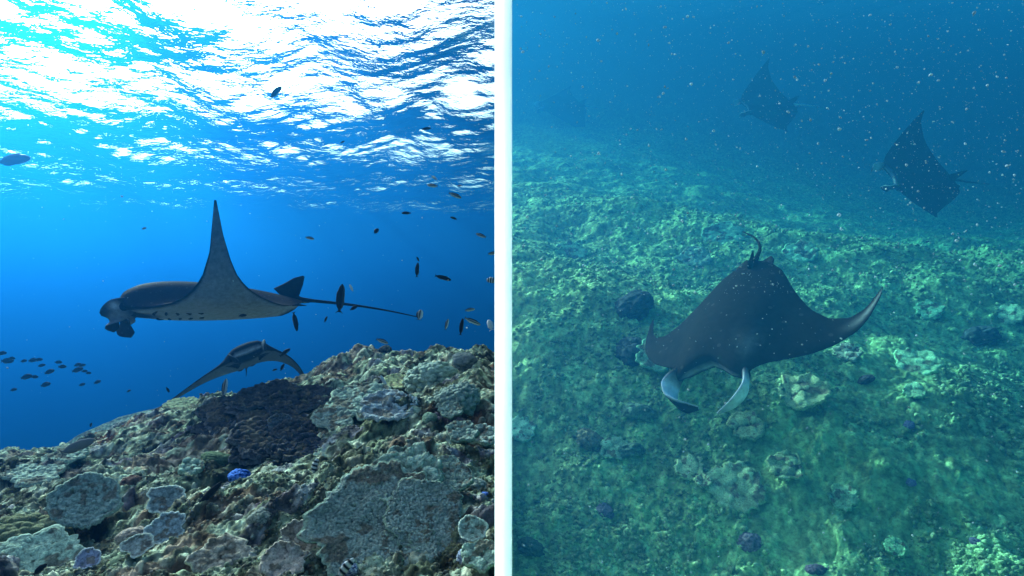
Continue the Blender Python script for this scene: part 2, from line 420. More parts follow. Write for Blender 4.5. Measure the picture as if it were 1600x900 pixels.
    vv, ff, _, _ = tube(pt, np.interp(k, [0, .06, .2, 1], [.034, .016, .010, .003]) * S, 8)
    tc = np.tile(np.array(tailcol if tailcol is not None else back), (len(vv), 1))
    mesh_np('tail', vv, ff, M_SKIN, root, col=tc)
    vv, ff, _, _ = tube(np.array([(-.40, 0, .03), (-.445, 0, .075), (-.485, 0, .125), (-.515, 0, .155)]) * np.array([1, 1, dfin]) * S, np.array([[.075, .014], [.055, .011], [.032, .007], [.006, .003]]) * dfin ** .5 * S, 12, (1, 0, 0))
    mesh_np('dorsal_fin', vv, ff, M_SKIN, root, col=np.tile(np.array(back), (len(vv), 1)))
    for sg in (1, -1):
        vv, ff, sd, _ = tube(np.array([(-.38, sg * .05, 0), (-.45, sg * .062, -.004), (-.50, sg * .066, -.008), (-.535, sg * .066, -.01)]) * S, np.array([[.045, .008], [.042, .007], [.03, .005], [.006, .002]]) * S, 10, (0, 1, 0))
        mesh_np('pelvic_fin', vv, ff, M_SKIN, root, col=np.tile(np.array(back) * 2, (len(vv), 1)))
        # eye
        y, z, a = section(.158, sg); xl = float(tab(.158, LE))
        k = np.linspace(0, math.pi, 9); aa = np.linspace(0, 2 * math.pi, 14, endpoint=False)
        sp = np.stack([np.outer(np.sin(k), np.cos(aa)), np.outer(np.sin(k), np.sin(aa)), np.outer(np.cos(k), np.ones(14))], -1).reshape(-1, 3)
        mesh_np('eye', sp * np.array([.024, .020, .024]) * S + np.array([xl - .03, y + sg * .012, z - .008]) * S, grid_faces(9, 14, True), M_SKIN, body, col=np.tile(np.array([.008, .008, .01]), (len(sp), 1)))
        if gill:
            for g in range(5):
                s0 = np.linspace(.085 + .006 * g, .225 - .022 * g, 8); c0 = .16 + .062 * g + .02 * np.sin(np.linspace(0, 3.1, 8))
                pp = []
                for s_, c_ in zip(s0, c0):
                    y, z, a = section(s_, sg); xl = float(tab(s_, LE)); xt = float(tab(s_, TE)); p = float(prof(np.array([c_]), s_)[0] * thick(s_))
                    pp.append((xl + (xt - xl) * c_, y + math.sin(a) * p * .385, z - math.cos(a) * p * .385))
                vv, ff, _, _ = tube(np.array(pp) * S, np.array([.002, .006, .007, .007, .007, .006, .005, .002]) * S, 6)
                mesh_np('gill_slit', vv, ff, M_SKIN, body, col=np.tile(np.array([.01, .01, .012]), (len(vv), 1)))
    return root

LE0 = [(0, .34), (.08, .36), (.15, .40), (.22, .30), (.3, .24), (.45, .15), (.6, .06), (.75, -.04), (.88, -.15), (1, -.30)]
TE0 = [(0, -.50), (.1, -.48), (.2, -.40), (.35, -.28), (.5, -.21), (.65, -.19), (.8, -.21), (.9, -.25), (1, -.32)]
def fin(sg, tip, wid=(.02, .05, .06, .04, .008), wd=(0, .25, 1), inner=None):
    pts = [(.28, sg * .135, -.005)] + [(a, sg * b, c) for a, b, c in tip]
    w = (wd[0], wd[1] * sg, wd[2])
    return (pts, wid, w, (1 if inner is None else inner) * sg)

# big ray gliding left past the reef, near wing lifted
LE1 = [(0, .36), (.08, .38), (.15, .40), (.22, .35), (.3, .26), (.38, .14), (.46, .065), (.55, .015), (.7, -.02), (.85, -.03), (1, -.04)]
TE1 = [(0, -.50), (.08, -.50), (.18, -.47), (.28, -.41), (.38, -.31), (.46, -.215), (.55, -.15), (.65, -.115), (.8, -.08), (1, -.05)]
W1 = [(0, -4), (.14, -18), (.25, -14), (.34, 10), (.46, 50), (.62, 72), (.8, 82), (1, 86)]
manta('large manta ray swimming left above the reef with its wing raised high', at(322, 474, 5.8), (-.9, -.42, .0), (-.06, .14, 1), 1.72, LE1, TE1, W1, W1,
      [fin(1, [(.36, .155, -.035), (.405, .155, -.06), (.42, .14, -.105), (.40, .11, -.145)], wid=(.025, .05, .06, .058, .045, .018), inner=-1),
       fin(-1, [(.36, .155, -.012), (.40, .155, -.05), (.40, .13, -.11), (.35, .08, -.155)], wid=(.025, .05, .06, .058, .045, .018), inner=1)],
      [(-.46, 0, .02), (-.6, 0, .005), (-.8, 0, -.02), (-1.0, .0, -.055), (-1.2, .0, -.10)], span=.86, finpale=(.15, .17, .20), fintop=True)
# second ray, coming towards the camera low over the reef
manta('smaller manta ray facing the camera with drooping wings below the large one', at(386, 560, 8.6), (.32, -.75, .25), (-.40, .12, .73), 1.36, LE0, TE0,
      [(0, 0), (.3, -40), (.6, -80), (.85, -70), (1, 10)], [(0, 0), (.3, -4), (.55, -10), (.8, -8), (.92, 10), (1, 35)],
      [fin(1, [(.43, .155, -.02), (.50, .15, -.05), (.54, .12, -.09)]), fin(-1, [(.43, .155, -.02), (.50, .15, -.05), (.54, .12, -.09)])],
      [(-.46, 0, .02), (-.6, 0, .01), (-.8, 0, 0), (-1.1, .0, 0)], belly=(.085, .10, .125), finpale=(.14, .17, .2), dfin=.6)
# dark ray over the green slope, seen from above
LE3 = [(0, .30), (.08, .34), (.15, .40), (.22, .32), (.3, .28), (.45, .24), (.6, .19), (.75, .12), (.88, .03), (.95, -.06), (1, -.20)]
TE3 = [(0, -.50), (.05, -.49), (.1, -.45), (.2, -.36), (.35, -.21), (.5, -.10), (.65, -.05), (.8, -.06), (.9, -.12), (1, -.27)]
manta('black manta ray with curled head fins seen from above over the green slope', at(1142, 503, 3.2), (-.50, -.60, -.63), (-.54, -.38, .75), 1.06, LE3, TE3,
      [(0, 0), (.3, -12), (.6, -16), (.85, -8), (1, 4)], [(0, 0), (.3, -14), (.6, -18), (.85, -14), (1, 0)],
      [fin(1, [(.38, .17, -.02), (.43, .165, -.04), (.485, .125, -.06), (.53, .06, -.075)], wid=(.02, .04, .045, .04, .028, .006), inner=-1),
       fin(-1, [(.38, .18, -.01), (.43, .19, -.025), (.48, .165, -.045), (.505, .11, -.06), (.50, .04, -.075)], wid=(.02, .045, .058, .06, .055, .042, .012))],
      [(-.46, 0, .01), (-.6, -.0, .01), (-.70, -.05, .02), (-.80, -.15, .02)], span=.63, span_l=.62, fat=.55, dfin=.35, finpale=(.70, .80, .92), back=(.014, .0135, .0135), patch=[(.93, .5, .10, 1, .55), (.17, .2, .045, 1, .30)])
LE4 = [(0, .36), (.15, .40), (.3, .29), (.5, .10), (.7, -.10), (.85, -.25), (1, -.41)]
TE4 = [(0, -.50), (.15, -.49), (.3, -.45), (.6, -.38), (.85, -.37), (1, -.43)]
manta('manta ray gliding left through the hazy blue water above the slope', at(1436, 278, 7.6), (-.96, -.26, .02), (-.12, -.80, .56), 1.16, LE4, TE4,
      [(0, 0), (.3, -45), (.6, -75), (1, -80)], [(0, 0), (.3, 8), (.6, 20), (1, 36)],
      [fin(1, [(.43, .155, -.02), (.48, .15, -.05), (.50, .10, -.09)]), fin(-1, [(.43, .155, -.02), (.48, .15, -.05), (.50, .12, -.07)])],
      [(-.46, 0, .02), (-.6, 0, .01), (-.8, 0, 0), (-1.0, .0, 0)], gill=False, span=.92, span_l=.45, fat=.7)
manta('faint distant manta ray with upright wing tip near the top of the murky water', at(1198, 165, 11.6), (-.96, -.24, -.10), (-.20, -.76, .60), 1.22, LE4, TE4,
      [(0, 0), (.3, -45), (.6, -75), (1, -80)], [(0, 0), (.3, 10), (.6, 24), (1, 40)],
      [fin(1, [(.43, .155, -.02), (.48, .15, -.05), (.50, .10, -.09)]), fin(-1, [(.43, .155, -.02), (.48, .15, -.05), (.50, .12, -.07)])],
      [(-.46, 0, .02), (-.6, 0, .0), (-.8, 0, -.02), (-1.0, .0, -.04)], gill=False, tailcol=(.75, .78, .8), span=.95, span_l=.45, fat=.7)
manta('barely visible manta ray shape high in the murky water beside the post', at(876, 166, 17.0), (-.96, -.20, -.05), (-.15, -.62, .77), 1.4, LE4, TE4,
      [(0, 0), (.3, -20), (.6, -30), (1, -20)], [(0, 0), (.3, 6), (.6, 14), (1, 20)],
      [fin(1, [(.43, .155, -.02), (.48, .15, -.05), (.50, .10, -.09)]), fin(-1, [(.43, .155, -.02), (.48, .15, -.05), (.50, .12, -.07)])],
      [(-.46, 0, .02), (-.6, 0, .0), (-.8, 0, -.02), (-1.0, .0, -.04)], gill=False, span=.8, fat=.7)

# ------------------------------------------------------------------ corals
def plate_mesh(R, seed, nr=34, na=110, lobe=.10, lobes=5, bowl=.10, lip=0.0, nub=.02, nubamp=.008, col=(.2, .26, .22), rim=None, rimw=.05, thick=.02, waves=0.0, growth=0.0):
    """a coral plate: uneven outline, nubbly top, thin rim, tapering underside"""
    rr = np.linspace(0.02, 1, nr) ** .85; aa = np.linspace(0, 2 * math.pi, na, endpoint=False)
    circ = np.stack([np.cos(aa), np.sin(aa), np.full(na, seed * 3.7)], 1)
    out = 1 + lobe * 2 * (fbm(circ * lobes * .45 + seed, 2, seed) - .5) * 1.6 + .06 * (noise(circ * lobes * 2.2, seed + 4) - .5) * 2 + .035 * (noise(circ * lobes * 7, seed + 14) - .5) * 2
    X = (rr[:, None] * out * np.cos(aa)) * R; Y = (rr[:, None] * out * np.sin(aa)) * R
    p = P3(X, Y, seed * 1.31)
    d1, d2, idv = worley(p / nub, seed, 2)
    nb = np.sqrt(np.clip(1 - (d1 * 1.15) ** 2, 0, 1)) * (.6 + .6 * idv)
    rq = np.repeat(rr, na)
    z = bowl * R * rq ** 2 + lip * R * smooth(.75, 1, rq) + nubamp * nb * smooth(1.0, .93, rq) + R * .10 * (fbm(p / R * 2.2 + 7, 3, seed + 9) - .5)
    if waves: z = z + waves * R * rq ** 2 * (fbm(p / R * 1.9 + seed, 2, seed + 2) - .5) * 3
    if growth: z = z + growth * R * np.abs(((rq * 4.2 + .5 * noise(p / R * 2, seed + 3)) % 1) - .5) * smooth(.1, .3, rq)
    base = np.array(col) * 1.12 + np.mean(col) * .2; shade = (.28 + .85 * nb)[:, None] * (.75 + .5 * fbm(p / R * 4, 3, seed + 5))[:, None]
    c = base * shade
    dead = smooth(.56, .62, fbm(p / R * 2.6 + 31, 4, seed + 15))[:, None] * .8      # overgrown, brownish dead patches
    c = c * (1 - dead) + np.array([.13, .11, .085]) * (.4 + .9 * noise(p * 90, seed + 16))[:, None] * dead
    rc = np.array(rim if rim is not None else np.array(col) * 1.5); w = smooth(1 - rimw * 2, 1 - rimw * .4, rq + .06 * (noise(p / R * 9, seed + 6) - .5))[:, None]
    c = c * (1 - w) + rc * w
    top = np.stack([X.ravel(), Y.ravel(), z], 1)
    nb_ = 7; kk = np.linspace(1, .12, nb_)
    edge = top[-na:]
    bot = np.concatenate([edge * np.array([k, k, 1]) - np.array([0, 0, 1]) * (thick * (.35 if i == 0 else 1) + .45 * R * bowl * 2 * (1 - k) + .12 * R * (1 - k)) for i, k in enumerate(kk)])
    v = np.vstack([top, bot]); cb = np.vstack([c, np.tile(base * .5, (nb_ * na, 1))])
    f = grid_faces(nr + nb_, na, True)
    cap = np.array([[0, k, k + 1, k + 2] for k in range(1, na - 2, 2)])
    return v, np.vstack([f, cap]), cb
def boulder_mesh(R, seed, nr=50, na=110, squash=.75, lump=.35, amp=.22, fine=.1, fineamp=.03, col=(.2, .22, .16), col2=None):
    """a lobed coral head standing on the reef"""
    ph = np.linspace(0.01, math.pi * .68, nr); aa = np.linspace(0, 2 * math.pi, na, endpoint=False)
    D = np.stack([np.outer(np.sin(ph), np.cos(aa)), np.outer(np.sin(ph), np.sin(aa)), np.outer(np.cos(ph), np.ones(na))], -1).reshape(-1, 3)
    w1, w2, idv = worley(D / lump + seed * 5.3, seed, 3); l1 = np.sqrt(np.clip(1 - (w1 * 1.05) ** 2, 0, 1))
    f1, f2, id2 = worley(D / fine + seed * 2.1, seed + 8, 3); l2 = np.sqrt(np.clip(1 - (f1 * 1.1) ** 2, 0, 1))
    r = R * (.72 + amp * l1 * (.7 + .5 * idv) + fineamp * l2 + .35 * (fbm(D * 1.3 + seed, 3, seed) - .5))
    v = D * r[:, None] * np.array([1, 1, squash])
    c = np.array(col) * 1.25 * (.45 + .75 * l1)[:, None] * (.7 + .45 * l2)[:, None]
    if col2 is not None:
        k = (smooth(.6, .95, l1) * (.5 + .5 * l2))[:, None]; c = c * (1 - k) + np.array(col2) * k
    return v, np.vstack([grid_faces(nr, na, True), [[0, k, k + 1, k + 2] for k in range(1, na - 2, 2)]]), c
def stalk_mesh(R, H, seed, col):
    a = np.linspace(0, 2 * math.pi, 16, endpoint=False); z = np.linspace(0, -H, 6)
    rr = R * (1 + .5 * np.linspace(0, 1, 6)) * 1.0
    v = np.stack([np.outer(rr, np.cos(a)), np.outer(rr, np.sin(a)), np.outer(z, np.ones(16))], -1).reshape(-1, 3)
    v += (noise(v * 20, seed) - .5)[:, None] * R * .4
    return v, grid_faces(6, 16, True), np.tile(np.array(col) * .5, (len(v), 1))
GREYGREEN, MINT, BEIGE, OLIVE = (.17, .225, .20), (.24, .32, .26), (.30, .25, .21), (.11, .115, .07)
DARKBLUE, PALE, BLUE, BROWN = (.035, .042, .06), (.36, .44, .40), (.05, .12, .42), (.16, .10, .07)

def set_on(name, label, cat, px, py, lift=0.0, tilt=25.0, group=None, sink=0.0):
    q, d = hit(px, py)
    o = empty(name, (q.x, q.y, q.z + lift - sink)); o.rotation_euler = (math.radians(tilt), 0, -math.atan2(q.x, q.y) if tilt else 0)
    tag(o, label, cat, group); return o, d
def plate_coral(label, px, py, rpx, tilt=25, lift=.04, seed=1, name='plate_coral', tiers=None, **kw):
    o, d = set_on(name, label, 'coral', px, py, lift, tilt); R = rpx * d / FPX
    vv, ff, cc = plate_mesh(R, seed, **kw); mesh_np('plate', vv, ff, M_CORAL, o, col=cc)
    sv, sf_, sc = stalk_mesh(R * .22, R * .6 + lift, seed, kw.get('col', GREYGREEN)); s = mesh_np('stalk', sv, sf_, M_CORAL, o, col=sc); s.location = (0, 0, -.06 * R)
    for i, (dx, dy, dz, k, sd) in enumerate(tiers or []):
        vv, ff, cc = plate_mesh(R * k, seed * 7 + sd, **kw); p = mesh_np('plate', vv, ff, M_CORAL, o, col=cc); p.location = (dx * R, dy * R, dz * R); p.rotation_euler = (.12 * math.sin(sd * 3), .12 * math.cos(sd * 5), 0)
    return o
def head_coral(label, px, py, rpx, seed=1, name='boulder_coral', sink=.25, tilt=12, **kw):
    q, d = hit(px, py); R = rpx * d / FPX
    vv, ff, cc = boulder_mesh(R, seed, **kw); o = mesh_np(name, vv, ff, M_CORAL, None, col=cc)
    o.location = (q.x, q.y, q.z - R * sink); o.rotation_euler = (math.radians(tilt), 0, seed)
    return tag(o, label, 'coral')

# low reef on the left, near the camera
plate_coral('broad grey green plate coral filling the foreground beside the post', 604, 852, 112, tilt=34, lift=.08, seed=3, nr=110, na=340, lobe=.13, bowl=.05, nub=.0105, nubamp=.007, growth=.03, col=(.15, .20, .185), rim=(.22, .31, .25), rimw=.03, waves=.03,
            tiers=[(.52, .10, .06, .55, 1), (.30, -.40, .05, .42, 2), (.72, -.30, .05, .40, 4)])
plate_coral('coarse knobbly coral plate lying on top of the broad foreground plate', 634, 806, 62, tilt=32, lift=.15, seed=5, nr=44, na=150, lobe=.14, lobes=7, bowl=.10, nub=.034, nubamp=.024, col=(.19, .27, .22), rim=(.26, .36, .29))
plate_coral('small round plate coral behind the knobbly plate near the post', 708, 776, 31, tilt=30, lift=.08, seed=8, nub=.018, nubamp=.009, col=(.15, .21, .18), rim=(.2, .29, .24), tiers=[(-.3, .7, -.05, .8, 1)])
plate_coral('round grey green plate coral standing proud at the lower left', 133, 818, 49, tilt=38, lift=.10, seed=11, nr=50, na=170, lobe=.07, bowl=.10, nub=.015, nubamp=.009, growth=.06, col=(.17, .235, .21), rim=(.24, .32, .27))
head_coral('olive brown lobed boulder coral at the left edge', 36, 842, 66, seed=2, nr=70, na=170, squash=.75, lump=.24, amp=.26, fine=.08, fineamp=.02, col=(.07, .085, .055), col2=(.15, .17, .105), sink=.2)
plate_coral('mint green crust coral in the lower left corner', 52, 890, 66, tilt=28, lift=.03, seed=14, lobe=.2, bowl=.0, nub=.016, nubamp=.007, col=(.24, .36, .28), rim=(.34, .46, .38))
plate_coral('pale leaf coral with white wavy rims beside the long dark fish', 256, 796, 26, tilt=36, lift=.05, seed=17, name='leaf_coral', nr=26, na=130, lobe=.24, lobes=3, bowl=.02, lip=.05, waves=.05, nub=.02, nubamp=.003, col=(.13, .18, .19), rim=(.55, .62, .56), rimw=.10, thick=.008)
plate_coral('bluish leaf coral spreading below the white rimmed one', 262, 842, 30, tilt=34, lift=.04, seed=19, name='leaf_coral', nr=26, na=130, lobe=.24, lobes=3, bowl=.02, lip=.05, waves=.05, nub=.02, nubamp=.003, col=(.15, .21, .24), rim=(.42, .5, .5), rimw=.09, thick=.008)
plate_coral('little pale leaf coral between the beige mounds and the blue one', 214, 866, 20, tilt=34, lift=.03, seed=21, name='leaf_coral', lobe=.24, lobes=3, lip=.05, waves=.05, nub=.02, nubamp=.003, col=(.22, .25, .24), rim=(.5, .56, .5), rimw=.1, thick=.008)
head_coral('beige lumpy coral mound right of the round plate coral', 206, 832, 25, seed=4, lump=.42, amp=.14, fine=.14, fineamp=.03, col=(.21, .18, .155), col2=(.33, .29, .255), squash=.6)
head_coral('smaller beige coral mound in front of the larger beige one', 228, 850, 17, seed=6, lump=.5, amp=.12, fine=.16, fineamp=.03, col=(.24, .21, .19), col2=(.34, .30, .27), squash=.6)
head_coral('bright blue tufted coral beside the head of the long dark fish', 375, 747, 19, seed=9, name='blue_coral', nr=44, na=110, lump=.30, amp=.10, fine=.13, fineamp=.12, col=(.012, .04, .20), col2=(.10, .24, .72), squash=.7, sink=.1)
plate_coral('grey beige folded coral left of the broad foreground plate', 470, 858, 34, tilt=36, lift=.04, seed=23, lobe=.24, lobes=5, waves=.10, nub=.03, nubamp=.006, col=(.27, .245, .21), rim=(.36, .34, .29))
plate_coral('second grey beige folded coral at the bottom edge', 445, 892, 34, tilt=30, lift=.04, seed=24, lobe=.24, lobes=5, waves=.10, nub=.03, nubamp=.006, col=(.24, .21, .19), rim=(.36, .33, .29))
plate_coral('flat pinkish beige crust coral at the bottom of the reef', 345, 878, 46, tilt=28, lift=.02, seed=26, lobe=.26, lobes=6, bowl=.0, waves=.05, nub=.022, nubamp=.008, col=(.27, .245, .20), rim=(.38, .38, .31))
plate_coral('knobbly mint coral patch above the white rimmed leaf coral', 300, 738, 19, tilt=25, lift=.03, seed=28, lobe=.14, bowl=.0, nub=.03, nubamp=.02, col=(.22, .31, .24))
head_coral('greyish tufted coral cluster left of the brown rubble slope', 408, 806, 22, seed=12, lump=.3, amp=.16, fine=.12, fineamp=.08, col=(.12, .14, .12), col2=(.28, .30, .26))
head_coral('small blue white tufted coral at the bottom beside the banded fish', 545, 886, 15, seed=13, name='blue_coral', lump=.3, amp=.14, fine=.14, fineamp=.1, col=(.06, .08, .16), col2=(.34, .40, .52))
plate_coral('pale lavender leaf coral in the bottom left rubble', 138, 886, 18, tilt=34, lift=.03, seed=31, name='leaf_coral', lobe=.24, lobes=3, lip=.05, waves=.05, nub=.02, nubamp=.003, col=(.17, .19, .30), rim=(.5, .55, .6), rimw=.1, thick=.008)
# dark tiered table corals in the middle
DT = dict(nr=34, na=120, lobe=.16, lobes=7, bowl=.06, nub=.030, nubamp=.026, rimw=.04)
plate_coral('large dark blue table coral with many stacked tiers left of the reef crest', 440, 650, 80, tilt=16, lift=.03, seed=33, name='table_coral', col=(.030, .032, .038), rim=(.10, .105, .12), **DT,
            tiers=[(-.75, -.15, -.06, .62, 1), (.45, .30, .05, .60, 2), (-.25, .55, .04, .6, 3), (.62, -.40, -.06, .5, 4), (-.5, -.65, -.12, .5, 5), (.05, -.65, -.10, .48, 6), (-1.05, .25, -.05, .45, 7), (.95, .25, .0, .42, 9), (-.6, .3, .06, .4, 10), (.1, .1, .09, .45, 11), (-1.1, -.3, -.1, .4, 12)])
plate_coral('dark grey table coral below the tiered blue one', 415, 690, 54, tilt=22, lift=.02, seed=35, name='table_coral', col=(.036, .038, .044), rim=(.11, .115, .13), **DT, tiers=[(.85, .1, .08, .62, 1), (-.35, -.5, -.1, .6, 2), (.5, -.62, -.12, .5, 3)])
plate_coral('blackish table coral overhanging the shadowed hollow', 474, 708, 38, tilt=20, lift=.02, seed=36, name='table_coral', col=(.026, .032, .046), rim=(.08, .09, .11), **DT, tiers=[(-.8, .1, .0, .6, 1)])
plate_coral('small scallop shaped plate coral on the edge of the dark tables', 438, 680, 20, tilt=42, lift=.05, seed=38, lobe=.08, bowl=.12, nub=.018, nubamp=.007, growth=.08, col=(.06, .072, .09), rim=(.13, .15, .17))
plate_coral('mint edged plate coral at the right end of the dark tables', 520, 662, 32, tilt=22, lift=.03, seed=39, lobe=.15, bowl=.05, nub=.022, nubamp=.01, col=(.13, .18, .16), rim=(.26, .34, .28))
# pale ledge and mounds towards the crest
plate_coral('wide mint plate coral forming a ledge over the dark hollow', 568, 638, 54, tilt=18, lift=.05, seed=41, nr=40, na=150, lobe=.16, lobes=6, bowl=.04, nub=.028, nubamp=.016, col=(.18, .255, .205), rim=(.27, .36, .29), tiers=[(.75, -.1, -.02, .6, 1), (-.6, -.2, -.04, .5, 2)])
plate_coral('pale bluish plate coral on top of the mint ledge', 606, 628, 42, tilt=24, lift=-.03, seed=43, lobe=.18, lobes=6, nub=.03, nubamp=.014, col=(.20, .25, .27), rim=(.28, .33, .34), tiers=[(.6, .1, .03, .55, 1)])
plate_coral('yellow green plate coral behind the pair of fish on the ledge', 622, 606, 24, tilt=20, lift=.04, seed=44, lobe=.1, nub=.03, nubamp=.006, col=(.24, .27, .13), rim=(.3, .34, .2))
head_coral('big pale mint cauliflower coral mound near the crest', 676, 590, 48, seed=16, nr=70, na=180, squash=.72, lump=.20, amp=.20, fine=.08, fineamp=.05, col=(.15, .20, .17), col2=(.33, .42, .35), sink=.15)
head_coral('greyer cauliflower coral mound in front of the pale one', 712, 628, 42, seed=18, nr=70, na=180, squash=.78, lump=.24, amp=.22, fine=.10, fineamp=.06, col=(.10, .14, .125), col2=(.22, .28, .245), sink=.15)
head_coral('small green round coral below the cauliflower mounds', 672, 652, 14, seed=20, lump=.3, amp=.12, fine=.12, fineamp=.06, col=(.12, .18, .14), col2=(.2, .29, .22))
plate_coral('small mint plate coral right of the round green coral', 704, 660, 19, tilt=26, lift=.07, seed=46, lobe=.12, nub=.02, nubamp=.009, col=(.16, .22, .18), rim=(.24, .32, .26))
head_coral('dark knob of coral on the very top of the crest', 602, 548, 12, seed=22, lump=.4, amp=.2, col=(.03, .035, .04), col2=(.07, .08, .085), sink=0)
head_coral('low grey coral mound on the crest close to the post', 726, 562, 22, seed=25, lump=.4, amp=.2, col=(.08, .10, .11), col2=(.16, .19, .20), squash=.6, sink=.1)
plate_coral('greenish plate coral beside the post below the grey mound', 722, 694, 26, tilt=26, lift=.06, seed=48, lobe=.14, nub=.022, nubamp=.012, col=(.15, .21, .18), rim=(.23, .31, .26))
plate_coral('knobbly pale plate coral touching the post at mid height', 757, 700, 24, tilt=26, lift=.06, seed=49, lobe=.14, nub=.03, nubamp=.018, col=(.21, .27, .23), rim=(.28, .35, .3))
head_coral('cluster of pale round knobs right of the small plate coral', 742, 758, 21, seed=27, lump=.3, amp=.28, fine=.2, fineamp=.03, col=(.12, .15, .13), col2=(.26, .31, .28))
head_coral('tiny bright blue coral near the foot of the post', 757, 772, 8, seed=29, name='blue_coral', lump=.4, amp=.15, fine=.2, fineamp=.1, col=(.03, .06, .20), col2=(.12, .22, .6))
plate_coral('white rimmed leaf coral at the bottom beside the post', 738, 848, 22, tilt=36, lift=.05, seed=51, name='leaf_coral', lobe=.24, lobes=3, lip=.05, waves=.05, nub=.02, nubamp=.004, col=(.17, .25, .21), rim=(.5, .6, .52), rimw=.1, thick=.008)
head_coral('blue grey tufted coral between the foreground plate and the post', 728, 868, 17, seed=32, name='blue_coral', lump=.3, amp=.16, fine=.15, fineamp=.1, col=(.08, .10, .17), col2=(.28, .34, .46))
plate_coral('mint plate coral in the bottom corner by the post', 752, 888, 28, tilt=30, lift=.04, seed=53, lobe=.16, nub=.02, nubamp=.01, col=(.18, .27, .22), rim=(.28, .38, .31))
# mid left slope
plate_coral('pale mint crust coral on the left shoulder of the reef', 60, 742, 40, tilt=14, lift=.03, seed=55, lobe=.25, bowl=.0, nub=.026, nubamp=.014, col=(.22, .30, .24), rim=(.28, .36, .3))
plate_coral('mint crust coral under the grey resting fish', 108, 716, 30, tilt=12, lift=.03, seed=56, lobe=.25, bowl=.0, nub=.026, nubamp=.016, col=(.20, .28, .23))
plate_coral('yellow green crust coral on the skyline left of the dark tables', 288, 638, 30, tilt=10, lift=.04, seed=57, lobe=.2, bowl=.0, nub=.03, nubamp=.016, col=(.21, .26, .15), rim=(.3, .35, .22))
head_coral('dark green mossy coral mound right of the knobbly mint patch', 340, 712, 32, seed=34, lump=.3, amp=.08, fine=.1, fineamp=.05, col=(.055, .085, .055), col2=(.09, .135, .085), squash=.45, sink=.2)
head_coral('reddish brown coral lump on the middle of the left slope', 205, 752, 18, seed=37, lump=.35, amp=.16, fine=.12, fineamp=.06, col=(.07, .045, .04), col2=(.15, .10, .085))
head_coral('rock painted dark as the shaded hollow above the round plate coral', 104, 782, 20, seed=40, name='hollow_shade', lump=.5, amp=.2, col=(.012, .014, .013), col2=(.03, .035, .03), sink=.35)  # near-black colour paints the shade of a hollow in the reef

# green slope on the right
RP = dict(nub=.05, nubamp=.012, bowl=.02, rimw=.05)
for (px, py, r, lab, c, sd) in [
    (1255, 622, 36, 'pale yellow green plate coral just right of the black ray', (.30, .36, .22), 61),
    (1168, 676, 26, 'pale olive plate coral below the head of the black ray', (.26, .32, .20), 62),
    (1150, 772, 42, 'largest pale plate coral low in the middle of the green slope', (.25, .34, .22), 63),
    (1078, 742, 22, 'small pale plate coral left of the largest pale one', (.28, .36, .24), 64),
    (1098, 764, 13, 'tiny pale coral tucked beside the small pale plate', (.30, .37, .25), 65),
    (1432, 578, 30, 'bright green plate coral on the right half of the slope', (.24, .44, .28), 66),
    (1428, 622, 16, 'small green plate coral below the bright green one', (.22, .40, .26), 67),
    (1228, 740, 26, 'mottled olive crust coral right of the largest pale plate', (.22, .30, .19), 68),
    (1318, 790, 22, 'dull green crust coral at the lower right middle', (.17, .30, .2), 69),
    (1575, 498, 22, 'pale plate coral at the right edge of the slope', (.28, .42, .28), 70),
    (1085, 408, 26, 'round pale ringed plate coral left of the black ray tail', (.16, .27, .22), 71),
    (1250, 402, 28, 'bright mint plate coral behind the ray tail', (.20, .42, .28), 72),
    (1130, 372, 30, 'flat mint coral on the upper slope beyond the tail', (.18, .40, .28), 73),
    (890, 398, 24, 'bright green coral patch high on the left of the slope', (.18, .38, .26), 74),
    (815, 680, 24, 'pale teal coral at the left edge of the slope', (.24, .42, .32), 75),
    (960, 712, 22, 'round teal coral on the lower left slope', (.18, .30, .22), 76),
    (1030, 560, 34, 'smooth green plate coral under the left wing of the black ray', (.14, .30, .22), 77),
    (1398, 868, 16, 'small round green coral at the bottom of the slope', (.14, .32, .2), 78),
    (1452, 492, 20, 'green coral patch right of the black ray wing', (.16, .36, .24), 79),
    (1325, 560, 20, 'grey plate coral below the right wing of the black ray', (.28, .33, .27), 80)]:
    plate_coral(lab, px, py, r, tilt=42, lift=.04, seed=sd, lobe=.2, lobes=6, col=(c[0] * 1.15, c[1] * 1.4, c[2] * 1.05), rim=(c[0] * 1.3, c[1] * 1.55, c[2] * 1.2), nr=24, na=90, waves=.04, **RP)
